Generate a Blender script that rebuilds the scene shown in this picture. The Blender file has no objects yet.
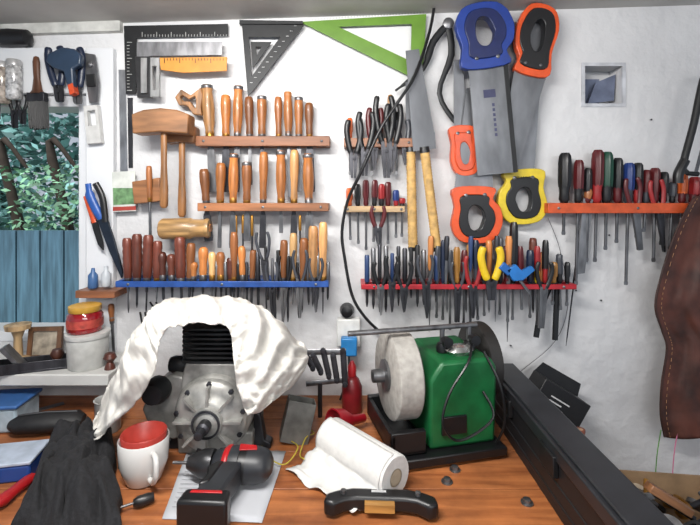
import bpy, math, random
from mathutils import Vector, Matrix, noise
R=random.Random(7)
F=430.0; D=1.29; ZC=1.485; TZ=0.9
def S(d): return (D-d)/F
def P(px,py,d=0.0):
    s=S(d); return Vector(((px-350)*s,-d,ZC+(200-py)*s))
def T(px,py,z=TZ):
    dist=F*(ZC-z)/(py-200.0); return Vector(((px-350)*dist/F,-D+dist,z))
pi=math.pi
# ---------- materials
MC={}
def lin(c): return tuple(((x/255/12.92) if x/255<=.04045 else ((x/255+.055)/1.055)**2.4) for x in c)
def newmat(name):
    m=bpy.data.materials.new(name); m.use_nodes=True
    nt=m.node_tree; b=nt.nodes['Principled BSDF']; return m,nt,b
def mixn(nt,a,b):
    n=nt.nodes.new('ShaderNodeMix'); n.data_type='RGBA'
    n.inputs[6].default_value=(*a,1); n.inputs[7].default_value=(*b,1); return n
def mt(c,rough=.5,metal=0.,var=.2,sc=25,bump=0.,coat=0.,stretch=(1,1,1),name='paint',rnd=0.):
    key=(tuple(c),rough,metal,var,sc,bump,coat,stretch,rnd)
    if key in MC: return MC[key]
    m,nt,b=newmat(name); l=lin(c)
    tc=nt.nodes.new('ShaderNodeTexCoord'); mp=nt.nodes.new('ShaderNodeMapping'); mp.inputs['Scale'].default_value=stretch
    nz=nt.nodes.new('ShaderNodeTexNoise'); nz.inputs['Scale'].default_value=sc; nz.inputs['Detail'].default_value=5
    nt.links.new(tc.outputs['Object'],mp.inputs[0]); nt.links.new(mp.outputs[0],nz.inputs['Vector'])
    rp=nt.nodes.new('ShaderNodeMapRange'); rp.inputs[1].default_value=.32; rp.inputs[2].default_value=.68
    nt.links.new(nz.outputs[0],rp.inputs[0])
    mx=mixn(nt,[x*(1-var) for x in l],[min(1,x*(1+var)) for x in l]); nt.links.new(rp.outputs[0],mx.inputs[0])
    out=mx.outputs[2]
    if rnd:
        oi=nt.nodes.new('ShaderNodeObjectInfo'); hs=nt.nodes.new('ShaderNodeHueSaturation')
        mr=nt.nodes.new('ShaderNodeMapRange'); mr.inputs[3].default_value=1-rnd; mr.inputs[4].default_value=1+rnd
        nt.links.new(oi.outputs['Random'],mr.inputs[0]); nt.links.new(mr.outputs[0],hs.inputs['Value']); nt.links.new(out,hs.inputs['Color']); out=hs.outputs[0]
    nt.links.new(out,b.inputs['Base Color'])
    b.inputs['Roughness'].default_value=rough; b.inputs['Metallic'].default_value=metal; b.inputs['Coat Weight'].default_value=coat
    if bump:
        bp=nt.nodes.new('ShaderNodeBump'); bp.inputs['Strength'].default_value=bump; bp.inputs['Distance'].default_value=.004
        nt.links.new(nz.outputs[0],bp.inputs['Height']); nt.links.new(bp.outputs[0],b.inputs['Normal'])
    MC[key]=m; return m
def wd(c,rnd=.3): return mt(c,.42,0,.55,60,.15,.12,(1,1,.12),'wood',rnd)
def wdx(c): return mt(c,.5,0,.45,45,.2,.1,(.1,1,1),'wood')
def pl(c,rough=.38): return mt(c,rough,0,.12,40,.0,0,(1,1,1),'plastic')
def me(c=(112,112,114),rough=.38): return mt(c,rough,.8,.4,40,.05,0,(1,1,.3),'metal')
STEEL=me(); DSTEEL=me((66,66,70),.42); BRASS=me((165,120,55),.35); BLK=pl((19,19,21)); DBLK=mt((25,26,28),.5,.2,.3,name='black_metal')
# ---------- mesh builder
AX={'z':Matrix.Identity(4),'y':Matrix.Rotation(pi/2,4,'X'),'x':Matrix.Rotation(pi/2,4,'Y')}
class G:
    def __init__(s): s.v=[];s.f=[];s.m=[]
    def add(s,vs,fs,M=None,m=0):
        o=len(s.v)
        s.v+=[(M@Vector(v)) if M else Vector(v) for v in vs]
        s.f+=[[i+o for i in f] for f in fs]; s.m+=[m]*len(fs); return s
    def lathe(s,prof,n=14,c=(0,0,0),ax='z',sx=1,sy=1,m=0,fl=1.,rot=None):
        vs=[];fs=[];k=len(prof)
        for r,z in prof:
            r=max(r,1e-5)
            for i in range(n):
                a=2*pi*i/n; q=r*(fl if i%2 else 1)
                vs.append((q*math.cos(a)*sx,q*math.sin(a)*sy,z))
        for j in range(k-1):
            for i in range(n):
                fs.append([j*n+i,j*n+(i+1)%n,(j+1)*n+(i+1)%n,(j+1)*n+i])
        fs.append(list(range(n))); fs.append([(k-1)*n+i for i in range(n)])
        M=Matrix.Translation(c)@(rot if rot else Matrix.Identity(4))@AX[ax]
        return s.add(vs,fs,M,m)
    def prism(s,poly,t,y0=0.,m=0,M=None):
        n=len(poly); vs=[(x,y0-t/2,z) for x,z in poly]+[(x,y0+t/2,z) for x,z in poly]
        fs=[list(range(n)),list(range(n,2*n))]+[[i,(i+1)%n,n+(i+1)%n,n+i] for i in range(n)]
        return s.add(vs,fs,M,m)
    def ring(s,o,i_,t,y0=0.,m=0,M=None):
        n=len(o); vs=[]
        for y in (y0-t/2,y0+t/2):
            vs+=[(x,y,z) for x,z in o]+[(x,y,z) for x,z in i_]
        fs=[]
        for k in range(n):
            q=(k+1)%n
            fs+=[[k,q,n+q,n+k],[2*n+k,2*n+q,3*n+q,3*n+k],[k,q,2*n+q,2*n+k],[n+k,n+q,3*n+q,3*n+k]]
        return s.add(vs,fs,M,m)
    def box(s,a,b,m=0,M=None):
        vs=[(x,y,z) for x in (a[0],b[0]) for y in (a[1],b[1]) for z in (a[2],b[2])]
        return s.add(vs,[[0,1,3,2],[4,5,7,6],[0,1,5,4],[2,3,7,6],[0,2,6,4],[1,3,7,5]],M,m)
    def tube(s,pts,r,n=8,m=0,flat=1.):
        pts=[Vector(p) for p in pts]; k=len(pts); rs=list(r) if isinstance(r,(list,tuple)) else [r]*k
        rs=(rs+[rs[-1]]*k)[:k]
        vs=[];fs=[];up=None
        for j,p in enumerate(pts):
            t=(pts[min(j+1,k-1)]-pts[max(j-1,0)]).normalized()
            if up is None: up=Vector((0,1,0)) if abs(t.y)<.9 else Vector((1,0,0))
            up=(up-t*up.dot(t)).normalized(); sd=t.cross(up)
            for i in range(n):
                a=2*pi*i/n; vs.append(p+(up*math.sin(a)*flat+sd*math.cos(a))*rs[j])
        for j in range(k-1):
            for i in range(n): fs.append([j*n+i,j*n+(i+1)%n,(j+1)*n+(i+1)%n,(j+1)*n+i])
        fs.append(list(range(n))); fs.append([(k-1)*n+i for i in range(n)])
        return s.add(vs,fs,None,m)
    def grid(s,rows,m=0):
        h=len(rows);w=len(rows[0]); vs=[p for r in rows for p in r]
        return s.add(vs,[[j*w+i,j*w+i+1,(j+1)*w+i+1,(j+1)*w+i] for j in range(h-1) for i in range(w-1)],None,m)
def cr(pts,k=6):
    pts=[Vector(p) for p in pts]; out=[]; n=len(pts)
    for i in range(n-1):
        a=pts[max(i-1,0)];b=pts[i];c=pts[i+1];d=pts[min(i+2,n-1)]
        for j in range(k):
            t=j/k; out.append(.5*((2*b)+(c-a)*t+(2*a-5*b+4*c-d)*t*t+(3*b-a-3*c+d)*t**3))
    out.append(pts[-1]); return out
def mkmesh(name,g,mats,off=None,k=1.,bev=0.,solid=0.,sharp=50,sub=0):
    me_=bpy.data.meshes.new(name)
    me_.from_pydata([((v-off) if off else v)*k for v in g.v],[],g.f)
    if not isinstance(mats,(list,tuple)): mats=[mats]
    for m in mats: me_.materials.append(m)
    for p,i in zip(me_.polygons,g.m): p.material_index=i; p.use_smooth=True
    import bmesh
    b=bmesh.new(); b.from_mesh(me_); bmesh.ops.recalc_face_normals(b,faces=b.faces); b.to_mesh(me_); b.free()
    me_.set_sharp_from_angle(angle=math.radians(sharp))
    o=bpy.data.objects.new(name,me_); bpy.context.scene.collection.objects.link(o)
    if solid: 
        q=o.modifiers.new('s','SOLIDIFY'); q.thickness=solid; q.offset=0
    if bev:
        q=o.modifiers.new('b','BEVEL'); q.width=bev; q.segments=2; q.limit_method='ANGLE'; q.angle_limit=.6
    return o
class Th:
    """a thing: an empty with parts"""
    def __init__(s,name,label,cat,loc,rot=(0,0,0),group=None,k=1.,L=0.,world=False):
        s.root=bpy.data.objects.new(name,None); s.root.empty_display_size=.02
        bpy.context.scene.collection.objects.link(s.root)
        s.root.location=loc; s.root.rotation_euler=rot; s.root['label']=label; s.root['category']=cat
        if group: s.root['group']=group
        s.k=k; s.L=L; s.off=Vector(loc) if world else None
    def part(s,name,g,mats,bev=0.,label=None,**kw):
        o=mkmesh(name,g,mats,off=s.off,k=s.k,bev=bev,**kw); o.parent=s.root
        if label: o['label']=label
        return o
    def text(s,body,size,loc,rot,mat,name='lettering'):
        cu=bpy.data.curves.new('t','FONT'); cu.body=body; cu.size=size; cu.extrude=.0002; cu.align_x='CENTER'; cu.align_y='CENTER'
        to=bpy.data.objects.new('t',cu); me_=bpy.data.meshes.new_from_object(to); bpy.data.objects.remove(to)
        o=bpy.data.objects.new(name,me_); me_.materials.append(mat); bpy.context.scene.collection.objects.link(o)
        o.location=loc; o.rotation_euler=rot; o.parent=s.root; return o
def tool(name,label,cat,p1,p2,d,group=None,tilt=0):
    a=P(*p1,d); b=P(*p2,d); v=b-a; th=math.atan2(-v.x,-v.z)
    return Th(name,label,cat,a,(0,th,0),group,k=S(d),L=v.length/S(d))
def flat(name,label,cat,p1,p2,h=.01,group=None,k=.002,z=TZ):
    a=T(*p1,z); b=T(*p2,z); v=b-a; a.z+=h
    return Th(name,label,cat,a,(-pi/2,0,math.atan2(v.x,-v.y)),group,k=k,L=v.length/k)
def single(name,label,cat,g,mats,group=None,**kw):
    vs=g.v; c=Vector((sum(v.x for v in vs)/len(vs),sum(v.y for v in vs)/len(vs),min(v.z for v in vs)))
    o=mkmesh(name,g,mats,off=c,**kw); o.location=c; o['label']=label; o['category']=cat
    if group: o['group']=group
    return o
def struct(name,g,mats,**kw):
    o=mkmesh(name,g,mats,**kw); o['kind']='structure'; return o
def pxpoly(pts,d,t):
    g=G(); q=[P(x,y,d) for x,y in pts]; g.prism([(v.x,v.z) for v in q],t,-d); return g
# ---------- room
wx0,wx1,wz0,wz1=-1.62,P(90,0).x,1.06,P(0,95).z
m,nt,b=newmat('wall_paint')
tc=nt.nodes.new('ShaderNodeTexCoord'); nz=nt.nodes.new('ShaderNodeTexNoise'); nz.inputs['Scale'].default_value=1.8; nz.inputs['Detail'].default_value=9; nz.inputs['Roughness'].default_value=.6
nt.links.new(tc.outputs['Object'],nz.inputs[0])
rp=nt.nodes.new('ShaderNodeValToRGB'); e=rp.color_ramp.elements; e[0].position=.28; e[0].color=(*lin((188,188,190)),1); e[1].position=.55; e[1].color=(*lin((210,210,211)),1)
nt.links.new(nz.outputs[0],rp.inputs[0])
n4=nt.nodes.new('ShaderNodeTexNoise'); n4.inputs['Scale'].default_value=14; n4.inputs['Detail'].default_value=8; n4.inputs['Roughness'].default_value=.7; nt.links.new(tc.outputs['Object'],n4.inputs[0])
r4=nt.nodes.new('ShaderNodeMapRange'); r4.inputs[1].default_value=.64; r4.inputs[2].default_value=.76; r4.inputs[3].default_value=0; r4.inputs[4].default_value=.6; nt.links.new(n4.outputs[0],r4.inputs[0])
mx=mixn(nt,(1,1,1),lin((150,148,145))); nt.links.new(r4.outputs[0],mx.inputs[0]); nt.links.new(rp.outputs[0],mx.inputs[6]); nt.links.new(mx.outputs[2],b.inputs['Base Color'])
n2=nt.nodes.new('ShaderNodeTexNoise'); n2.inputs['Scale'].default_value=24; n2.inputs['Detail'].default_value=7; nt.links.new(tc.outputs['Object'],n2.inputs[0])
bp=nt.nodes.new('ShaderNodeBump'); bp.inputs['Strength'].default_value=.55; bp.inputs['Distance'].default_value=.01; nt.links.new(n2.outputs[0],bp.inputs['Height']); nt.links.new(bp.outputs[0],b.inputs['Normal']); b.inputs['Roughness'].default_value=.5
WALL=m
ex0,ex1=P(583,0).x,P(623,0).x; ez0,ez1=P(0,105).z,P(0,65).z
g=G()
g.box((-2.2,0,0),(wx0,.12,2.35)); g.box((wx0,0,wz1),(wx1,.12,2.35)); g.box((wx0,0,0),(wx1,.12,wz0)); g.box((wx1,0,0),(ex0,.12,2.35))
g.box((ex1,0,0),(1.9,.12,2.35)); g.box((ex0,0,0),(ex1,.12,ez0)); g.box((ex0,0,ez1),(ex1,.12,2.35)); g.box((ex0,.07,ez0),(ex1,.12,ez1))
struct('wall_back',g,WALL)
g=G(); zl=P(0,27).z; zr=P(0,5).z; sl=(zr-zl)/2.1
def cz(x): return zl+sl*(x+1.05)
g.add([(-2.2,.02,cz(-2.2)),(1.9,.02,cz(1.9)),(1.9,-2.6,cz(1.9)),(-2.2,-2.6,cz(-2.2))]+[(-2.2,.02,cz(-2.2)+.05),(1.9,.02,cz(1.9)+.05),(1.9,-2.6,cz(1.9)+.05),(-2.2,-2.6,cz(-2.2)+.05)],[[0,1,2,3],[4,5,6,7],[0,1,5,4],[1,2,6,5],[2,3,7,6],[3,0,4,7]])
struct('ceiling',g,mt((182,180,176),.7,0,.15,5,.2,name='ceiling_paint'))
g=G(); g.box((-2.2,-2.6,-.05),(1.9,.12,0)); struct('floor',g,mt((110,105,100),.7,0,.2,6,name='concrete'))
g=G(); zt=lambda x:cz(x)
g.add([(-2.2,-.02,zt(-2.2)-.03),(-.68,-.02,zt(-.68)-.03),(-.68,-.02,zt(-.68)),(-2.2,-.02,zt(-2.2)),(-2.2,0,zt(-2.2)-.03),(-.68,0,zt(-.68)-.03),(-.68,0,zt(-.68)),(-2.2,0,zt(-2.2))],[[0,1,2,3],[4,5,6,7],[0,1,5,4],[1,2,6,5],[2,3,7,6],[3,0,4,7]])
struct('trim_1',g,mt((190,190,185),.6,name='trim_paint'))
g=G(); fx=P(117,0).x; ft=P(0,50).z
g.box((wx1,-.022,1.03),(fx,0,ft)); g.box((-1.7,-.022,wz1),(wx1,0,ft))
g.box((wx1-.035,.0,wz0),(wx1,.1,wz1)); g.box((wx0,.0,wz1-.035),(wx1-.035,.1,wz1)); g.box((wx0,0,wz0),(wx1-.035,.1,wz0+.03)); g.box((wx1-.06,.05,wz0+.03),(wx1-.035,.08,wz1-.035))
struct('window_1',g,mt((212,214,217),.4,0,.05,5,name='window_frame_paint'),bev=.003)
g=G(); g.box((-1.7,-.17,1.0),(P(140,0).x,-.001,1.03)); struct('trim_2',g,mt((190,189,186),.5,0,.15,8),bev=.003)
t=Th('utility_hatch','small grey recessed wall box with a metal flap','electrical box',P(603,85,0),world=True)
g=G(); o=[(ex0-.006,ez0-.006),(ex1+.006,ez0-.006),(ex1+.006,ez1+.006),(ex0-.006,ez1+.006)]; i=[(ex0+.004,ez0+.004),(ex1-.004,ez0+.004),(ex1-.004,ez1-.004),(ex0+.004,ez1-.004)]
g.ring(o,i,.004,-.002); t.part('frame',g,mt((185,187,192),.5))
g=G(); g.box((ex0+.006,.045,ez0+.006),(ex1-.045,.06,ez1-.03)); g.prism([(ex0+.03,ez0+.01),(ex1-.01,ez0+.02),(ex1-.005,ez1-.02),(ex0+.055,ez1-.045)],.004,.03); t.part('flap',g,mt((120,128,150),.3,.5))
# outdoors
g=G(); g.box((-9,.13,-.2),(3,9,-.02)); o=struct('ground',g,mt((85,115,60),.9,0,.4,4,name='grass'))
t=Th('garden_fence','blue grey weathered plank fence in the garden','fence',(-1.6,1.6,0))
g=G()
for i in range(13):
    x=-.95+i*.16; g.box((x,-.01,-.02),(x+.148,.012,1.33-.05*(i<5)))
t.part('planks',g,mt((80,112,130),.8,0,.35,12,.2,0,(3,1,.3)))
g=G(); g.box((-.95,.012,.4),(1.1,.05,.48)); t.part('fence_rail',g,mt((60,80,90),.8))
def leafy(name,label,x0,x1,y0,y1,z0,z1,n,col,sz,th=-.22,ns=1.3):
    t=Th(name,label,'tree',((x0+x1)/2,(y0+y1)/2,-.02),world=True)
    g=G()
    for i in range(n):
        p=Vector((R.uniform(x0,x1),R.uniform(y0,y1),R.uniform(z0,z1)))
        if noise.noise(p*ns)<th : continue
        M=Matrix.Translation(p)@Matrix.Rotation(R.uniform(-1.2,1.2),4,'Z')@Matrix.Rotation(R.uniform(-1,1),4,'X')@Matrix.Rotation(R.uniform(-1,1),4,'Y'); s=R.uniform(.5,1)*sz
        g.add([(-s,0,0),(0,-.3*s,-.4*s),(s,0,0),(0,.1*s,.5*s)],[[0,1,2,3]],M,R.randint(0,2))
    o=t.part('foliage',g,[mt(col,.7,0,.4,2,name='leaf'),mt([x*.72 for x in col],.7,0,.4,2,name='leaf'),mt([min(255,x*1.2) for x in col],.7,0,.3,2,name='leaf')]); o['kind']='stuff'
    g=G(); 
    for k in range(3):
        x=x0+(x1-x0)*(k+.5)/3; g.tube(cr([(x,y1,-.02),(x+.1,y1,1),(x-.1,y1,2),(x+.15,y1,z1)],4),[.06,.055,.05,.05,.045,.045,.04,.04,.03,.03,.02,.02,.01],8)
    t.part('trunk',g,mt((60,50,42),.9))
leafy('garden_tree','dense blue green conifer behind the fence',-5.2,-1.5,3.0,4.4,0,3.3,11000,(122,166,162),.09,-.2)
leafy('garden_shrub','broadleaf shrub with pale green leaves',-3.2,-1.9,1.75,2.5,.5,1.75,1700,(120,165,130),.04,-.05,2)
sun=bpy.data.lights.new('sun','SUN'); sun.energy=4.2; sun.angle=.3; so=bpy.data.objects.new('sun',sun); bpy.context.scene.collection.objects.link(so); so.rotation_euler=(math.radians(32),math.radians(-12),0)
# ---------- tool builders
def hprof(hl,w,kind=0):
    r=w/2
    if kind==0: q=[(.0,0),(.6,0),(.82,.02),(.95,.1),(1,.22),(.97,.38),(.8,.6),(.72,.75),(.8,.9),(.62,1),(0,1)]
    elif kind==1: q=[(0,0),(.75,0),(.9,.03),(.9,.1),(.8,.12),(.95,.3),(1,.5),(.9,.72),(.7,.85),(.75,.92),(.6,1),(0,1)]
    elif kind==2: q=[(0,0),(.45,0),(.8,.04),(1,.16),(.95,.3),(.72,.5),(.8,.7),(.62,.92),(.5,1),(0,1)]
    else: q=[(0,0),(.7,0),(.95,.05),(1,.2),(.9,.25),(1,.32),(.92,.4),(1,.48),(.92,.56),(1,.64),(.9,.72),(.8,.93),(.5,1),(0,1)]
    return [(a*r,-z*hl) for a,z in q]
WC={'l':(188,138,88),'o':(170,106,54),'b':(128,78,42),'d':(82,40,28),'p':(190,150,100),'r':(104,52,38)}
def chisel(x,yt,yb,w=9,tone='o',d=.03,bl=45,bw=6,lean=0,kind=0,grp=None,hoop=False,name='chisel',tip='flat'):
    lab={'l':'chisel with light ash wood handle and steel blade','o':'chisel with orange varnished wood handle','b':'chisel with brown wood handle and steel ferrule','d':'dark wood handled carving tool','p':'pale wood handled turning tool','r':'reddish brown carved wood handled gouge'}[tone]
    t=tool(name,lab,name.replace('_',' '),(x+lean,yt),(x-lean*.6,yb+bl),d,grp); hl=(yb-yt)*t.L/(yb+bl-yt)
    g=G(); g.lathe(hprof(hl,w,kind)); t.part('handle',g,wd(WC[tone]))
    g=G(); g.lathe([(w*.3,-hl+6),(w*.38,-hl+5),(w*.37,-hl-1),(w*.25,-hl-2)],10); t.part('ferrule',g,BRASS if R.random()<.4 else STEEL)
    if hoop:
        g=G(); g.lathe([(w*.46,-.5),(w*.49,-.8),(w*.49,-3.5),(w*.46,-4)],12); t.part('hoop',g,STEEL)
    g=G(); 
    g.lathe([(1.2,-hl-1),(1.6,-hl-4),(1.3,-hl-12)],8)
    b=bw/2
    if tip=='flat': g.prism([(-1.3,-hl-6),(1.3,-hl-6),(b*.8,-hl-13),(b,-t.L+4),(b*.9,-t.L),(-b*.9,-t.L),(-b,-t.L+4),(-b*.8,-hl-13)],1.2)
    else: g.prism([(-1,-hl-6),(1,-hl-6),(b*.6,-hl-13),(b*.6,-t.L+4),(0,-t.L),(-b*.6,-t.L+4),(-b*.6,-hl-13)],1.4)
    t.part('blade',g,STEEL if R.random()<.6 else DSTEEL); return t
CN=[((20,20,22),'black'),((80,18,22),'dark red'),((142,30,32),'red'),((18,62,46),'green'),((30,52,110),'blue'),((195,88,32),'orange'),((215,180,32),'yellow'),((58,60,66),'grey'),((150,106,50),'amber'),((22,32,54),'navy')]
CD={n:c for c,n in CN}
def driver(x,yt,yb,ye,w=9,col='red',col2=None,d=.03,lean=0,grp=None,sr=1.2):
    t=tool('screwdriver','screwdriver with %s %splastic handle and steel shank'%(col,('and %s '%col2) if col2 else ''),'screwdriver',(x+lean,yt),(x-lean*.6,ye),d,grp)
    hl=(yb-yt)*t.L/(ye-yt); r=w/2
    g=G(); g.lathe([(0,0),(r*.6,0),(r*.9,-hl*.06),(r,-hl*.2),(r,-hl*.55),(r*.9,-hl*.68)],16,fl=.82)
    t.part('handle',g,pl(CD[col]))
    g=G(); g.lathe([(r*.82,-hl*.66),(r*.7,-hl*.8),(r*.78,-hl*.93),(r*.5,-hl),(0,-hl)],14); t.part('collar',g,pl(CD[col2 or col]))
    g=G(); g.lathe([(sr,-hl+1),(sr,-t.L+5),(sr*.9,-t.L+4)],8); g.prism([(-sr*.9,-t.L+5),(sr*.9,-t.L+5),(sr*1.3,-t.L+2),(sr,-t.L),(-sr,-t.L),(-sr*1.3,-t.L+2)],.8)
    t.part('shank',g,STEEL); return t
def pliers(p1,p2,col='red',w=14,d=.035,hf=.6,grp=None,needle=False,name='pliers',r=2.2,lab=None):
    t=tool(name,lab or ('%s with %s grips and steel jaws'%('needle nose pliers' if needle else 'pliers',col)),'pliers',p1,p2,d,grp); L=t.L; hl=L*hf
    for sgn in (-1,1):
        g=G(); g.tube(cr([(sgn*w*.42,0,0),(sgn*w*.55,0,-hl*.25),(sgn*w*.42,0,-hl*.6),(sgn*w*.2,0,-hl*.88)],5),[r*.7]+[r]*14+[r*.8],8,flat=.8); t.part('handle',g,pl(CD[col]))
    g=G()
    jt=w*(.07 if needle else .2)
    for sgn in (-1,1):
        g.prism([(sgn*w*.28,-hl*.82),(sgn*w*.1,-hl*.84),(sgn*.2,-hl*1.02),(sgn*.3,-L),(sgn*jt,-L),(sgn*w*.27,-hl*1.2),(sgn*w*.3,-hl*1.0)],3.2,sgn*.4)
    g.lathe([(w*.15,1.6),(w*.17,2.4),(0,2.6)],12,(0,0,-hl),'y'); t.part('jaws',g,DSTEEL if R.random()<.7 else STEEL); return t
def punch(x,yt,yb,w=4,d=.04,mat=None,lab='steel punch with knurled shank',grp=None,lean=0,name='punch',nm=None):
    t=tool(name,lab,name.replace('_',' '),(x+lean,yt),(x-lean,yb),d,grp); r=w/2; L=t.L
    g=G(); g.lathe([(0,0),(r*.7,0),(r,-1.5),(r,-L*.5),(r*.8,-L*.52)],10); t.part('head',g,mat or STEEL)
    g=G(); g.lathe([(r*.6,-L*.5),(r*.55,-L*.92),(r*.2,-L)],8); t.part('shaft',g,DSTEEL); return t
def rack(x0,x1,y0,y1,d,col,lab,thick=.012,gap=.02,wood=False,name='tool_rack'):
    a=P(x0,y1,d);b_=P(x1,y0,d); t=Th(name,lab,'tool rack',(a.x,0,a.z),world=True); mat=wdx(col) if wood else mt(col,.4,.1,.25,30)
    g=G(); f=-d-gap/2-thick; bk=-d+gap/2
    g.box((a.x,f,a.z),(b_.x,f+thick,b_.z)); g.box((a.x,bk,a.z),(b_.x,0,b_.z)); g.box((a.x,f+thick,a.z),(a.x+.012,bk,b_.z)); g.box((b_.x-.012,f+thick,a.z),(b_.x,bk,b_.z))
    t.part('rail',g,mat,bev=.0015)
    for q in (.06,.5,.94):
        g=G(); g.lathe([(0,0),(.004,0),(.004,.001),(.002,.0025)],10,(a.x+(b_.x-a.x)*q,f,(a.z+b_.z)/2),'y'); t.part('screw',g,STEEL)
    return t
# ---------- wooden racks
gp1='wood handled chisels on the upper rack'
rack(198,330,137,147,.03,(122,76,46),'brown wooden chisel rack screwed to the wall',wood=True)
for x,y,w,tn,kd,hp in [(211,85,12,'l',1,1),(226,95,10,'o',0,0),(237,86,10,'o',1,1),(250,97,9,'b',0,0),(262,96,10,'o',0,1),(279,97,8,'b',0,0),(289,92,9,'o',1,0),(299,97,9,'o',0,1),(310,103,9,'b',0,0)]:
    chisel(x,y,137,w,tn,.03,R.choice([48,55,60,40]),R.choice([4,5,7,9]),R.uniform(-1.5,1.5) if x>212 else -4,kd,gp1,hp)
gp2='wood handled chisels on the middle rack'
rack(200,329,203,211,.055,(138,88,54),'light brown wooden chisel rack on the wall',wood=True)
for x,y,w,tn,kd,hp in [(207,169,10,'b',0,0),(220,163,10,'o',0,0),(233,154,10,'o',1,1),(247,162,10,'b',0,1),(263,152,9,'o',0,0),(281,151,10,'o',1,1),(294,150,9,'l',0,0),(309,154,11,'o',1,1)]:
    chisel(x,y,203,w,tn,.055,R.choice([38,45,30]),R.choice([4,5,7,9]),R.uniform(-1.5,1.5) if x>210 else -3,kd,gp2,hp)
gp3='tools on the blue rack'
rack(119,329,280,286,.078,(38,74,140),'long blue painted tool rack on the wall',.006,.028)
for x,y,w,tn,kd in [(128,238,9,'r',3),(137,234,10,'r',3),(147,235,10,'r',3),(157,241,9,'r',3),(163,252,9,'d',2),(172,254,9,'d',2),(181,237,11,'r',3),(190,243,9,'b',0),(193,262,8,'o',2),(203,247,10,'o',2),(212,252,8,'p',2),(221,252,9,'b',2),(234,232,8,'b',0),(243,246,8,'o',2),(231,258,7,'d',3),(252,250,7,'b',0),(283,240,8,'b',0),(293,233,8,'p',0),(303,238,9,'b',0),(313,226,10,'l',3),(323,222,9,'l',0)]:
    chisel(x,y,280,w,tn,.078,R.randint(18,40),R.choice([2,3,4]),R.uniform(-1.5,1.5),kd,gp3,False,'carving_gouge','point')
for x,y,e in [(258,252,315),(266,246,318),(273,258,310),(278,250,300),(288,256,322),(298,262,318),(308,258,305),(318,256,300),(247,262,315),(226,262,312),(238,264,308),(328,262,300),(216,266,306)]:
    punch(x,y,e,R.choice([3,4,5]),.078,R.choice([STEEL,DSTEEL,BLK]),'slim steel file or punch in blue rack',gp3,R.uniform(-1,1),'metal_file')
pliers((262,232),(268,300),'grey',12,.088,.45,gp3,True,r=1.5); pliers((300,250),(300,318),'grey',13,.088,.5,gp3,True,r=1.5); pliers((285,256),(283,322),'black',12,.088,.5,gp3,True,r=1.5); pliers((316,258),(316,312),'grey',12,.088,.5,gp3,True,r=1.5); pliers((271,262),(274,320),'grey',11,.09,.5,gp3,False,r=1.5)
for x,y,e in [(236,213,262),(243,213,250),(252,213,255),(300,213,245)]:
    punch(x,y+2,e,3,.05,BRASS,'thin rod hanging beneath wooden rack','thin rods under the rack',0,'steel_rod')
# ---------- mallets
def mallet(c,sz,h1,lab,d=.07,tone=(165,105,60),rot=0,wh=8):
    a=P(*c,d); t=Th('mallet',lab,'mallet',a,(0,rot,0),'wooden mallets',k=S(d)); w,h=sz
    g=G(); g.prism([(-w/2,-h*.5),(-w*.52,h*.3),(-w*.3,h*.48),(0,h*.55),(w*.3,h*.48),(w*.52,h*.3),(w/2,-h*.5),(0,-h*.42)],h*.8); t.part('head',g,mt(tone,.5,0,.4,35,.15,0,(.2,1,1),'wood'),bev=.004)
    g=G(); z1=-(h1-c[1]); g.lathe([(wh*.4,h*.5+2),(wh*.42,h*.3),(wh*.4,-h*.5),(wh*.38,z1*.5),(wh*.52,z1*.8),(wh*.5,z1*.97),(wh*.3,z1)],12,sy=.8); t.part('handle',g,wd((145,100,60),.1))
mallet((164,123),(54,24),208,'wooden joiner mallet with blocky head',.085,(138,96,62))
mallet((182,134),(30,20),217,'smaller wooden mallet hanging behind another',.04,(124,82,50))
t=tool('mallet','round pale turned wood mallet resting on pegs','mallet',(161,229),(211,228),.06,'wooden mallets')
g=G(); g.lathe([(0,0),(9,0),(10.5,-2),(10.5,-30),(9,-33),(9,-44),(10,-46),(9,-49),(0,-49)],18); t.part('head',g,wd((172,135,88),.05))
g=G(); g.lathe([(4,-48),(4,-50),(0,-50.5)],12); t.part('handle',g,wd((170,110,60)))
g=G()
a=P(190,102,.03)
g.ring([(-14,4),(-8,12),(2,6),(12,14),(14,6),(12,-6),(13,-14),(4,-13),(-2,-4),(-10,-4)],[(-9,4),(-6,6),(0,2),(6,5),(7,2),(7,-3),(7,-7),(5,-6),(1,0),(-5,0)],7)
t=Th('saw_handle','loose tan wooden saw handle hung on wall','saw handle',a,k=S(.03)); t.part('grip',g,wd((150,106,66)),bev=.003)
# ---------- squares
t=Th('framing_square','black steel framing square with white graduations','square',P(126,26,.012),world=True)
t.part('blade',pxpoly([(124,26),(228,24),(228,36),(137,38),(136,94),(126,94)],.012,.003),DBLK)
g=G()
for i in range(30):
    x=142+i*2.9; a=P(x,37,.0145);b2=P(x+.5,34.5 if i%5 else 32,.0145); g.box((a.x,a.y,a.z),(b2.x,a.y-.0004,b2.z))
for i in range(16):
    a=P(127,42+i*3.2,.0145);b2=P(129.5 if i%5 else 132,42.6+i*3.2,.0145); g.box((a.x,a.y,a.z),(b2.x,a.y-.0004,b2.z))
o=t.part('graduations',g,mt((170,170,168),.5)); o['kind']='stuff'
t=Th('try_square','steel try square with dark stock','square',P(137,42,.03),world=True)
t.part('blade',pxpoly([(137,42),(222,42),(222,55),(150,56),(146,60),(137,60)],.03,.003),me((140,140,143),.4))
t.part('stock',pxpoly([(136,57),(152,57),(152,98),(138,98)],.032,.012),mt((60,60,62),.4,.6),bev=.001)
t=Th('combination_square','silver combination square hanging on wall','square',P(147,58,.04),world=True)
t.part('rule',pxpoly([(141,58),(147,58),(147,93),(141,93)],.045,.003),me((190,190,190),.3))
g=G(); q=lambda L:[(P(x,y,.044).x,P(x,y,.044).z) for x,y in L]
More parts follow.
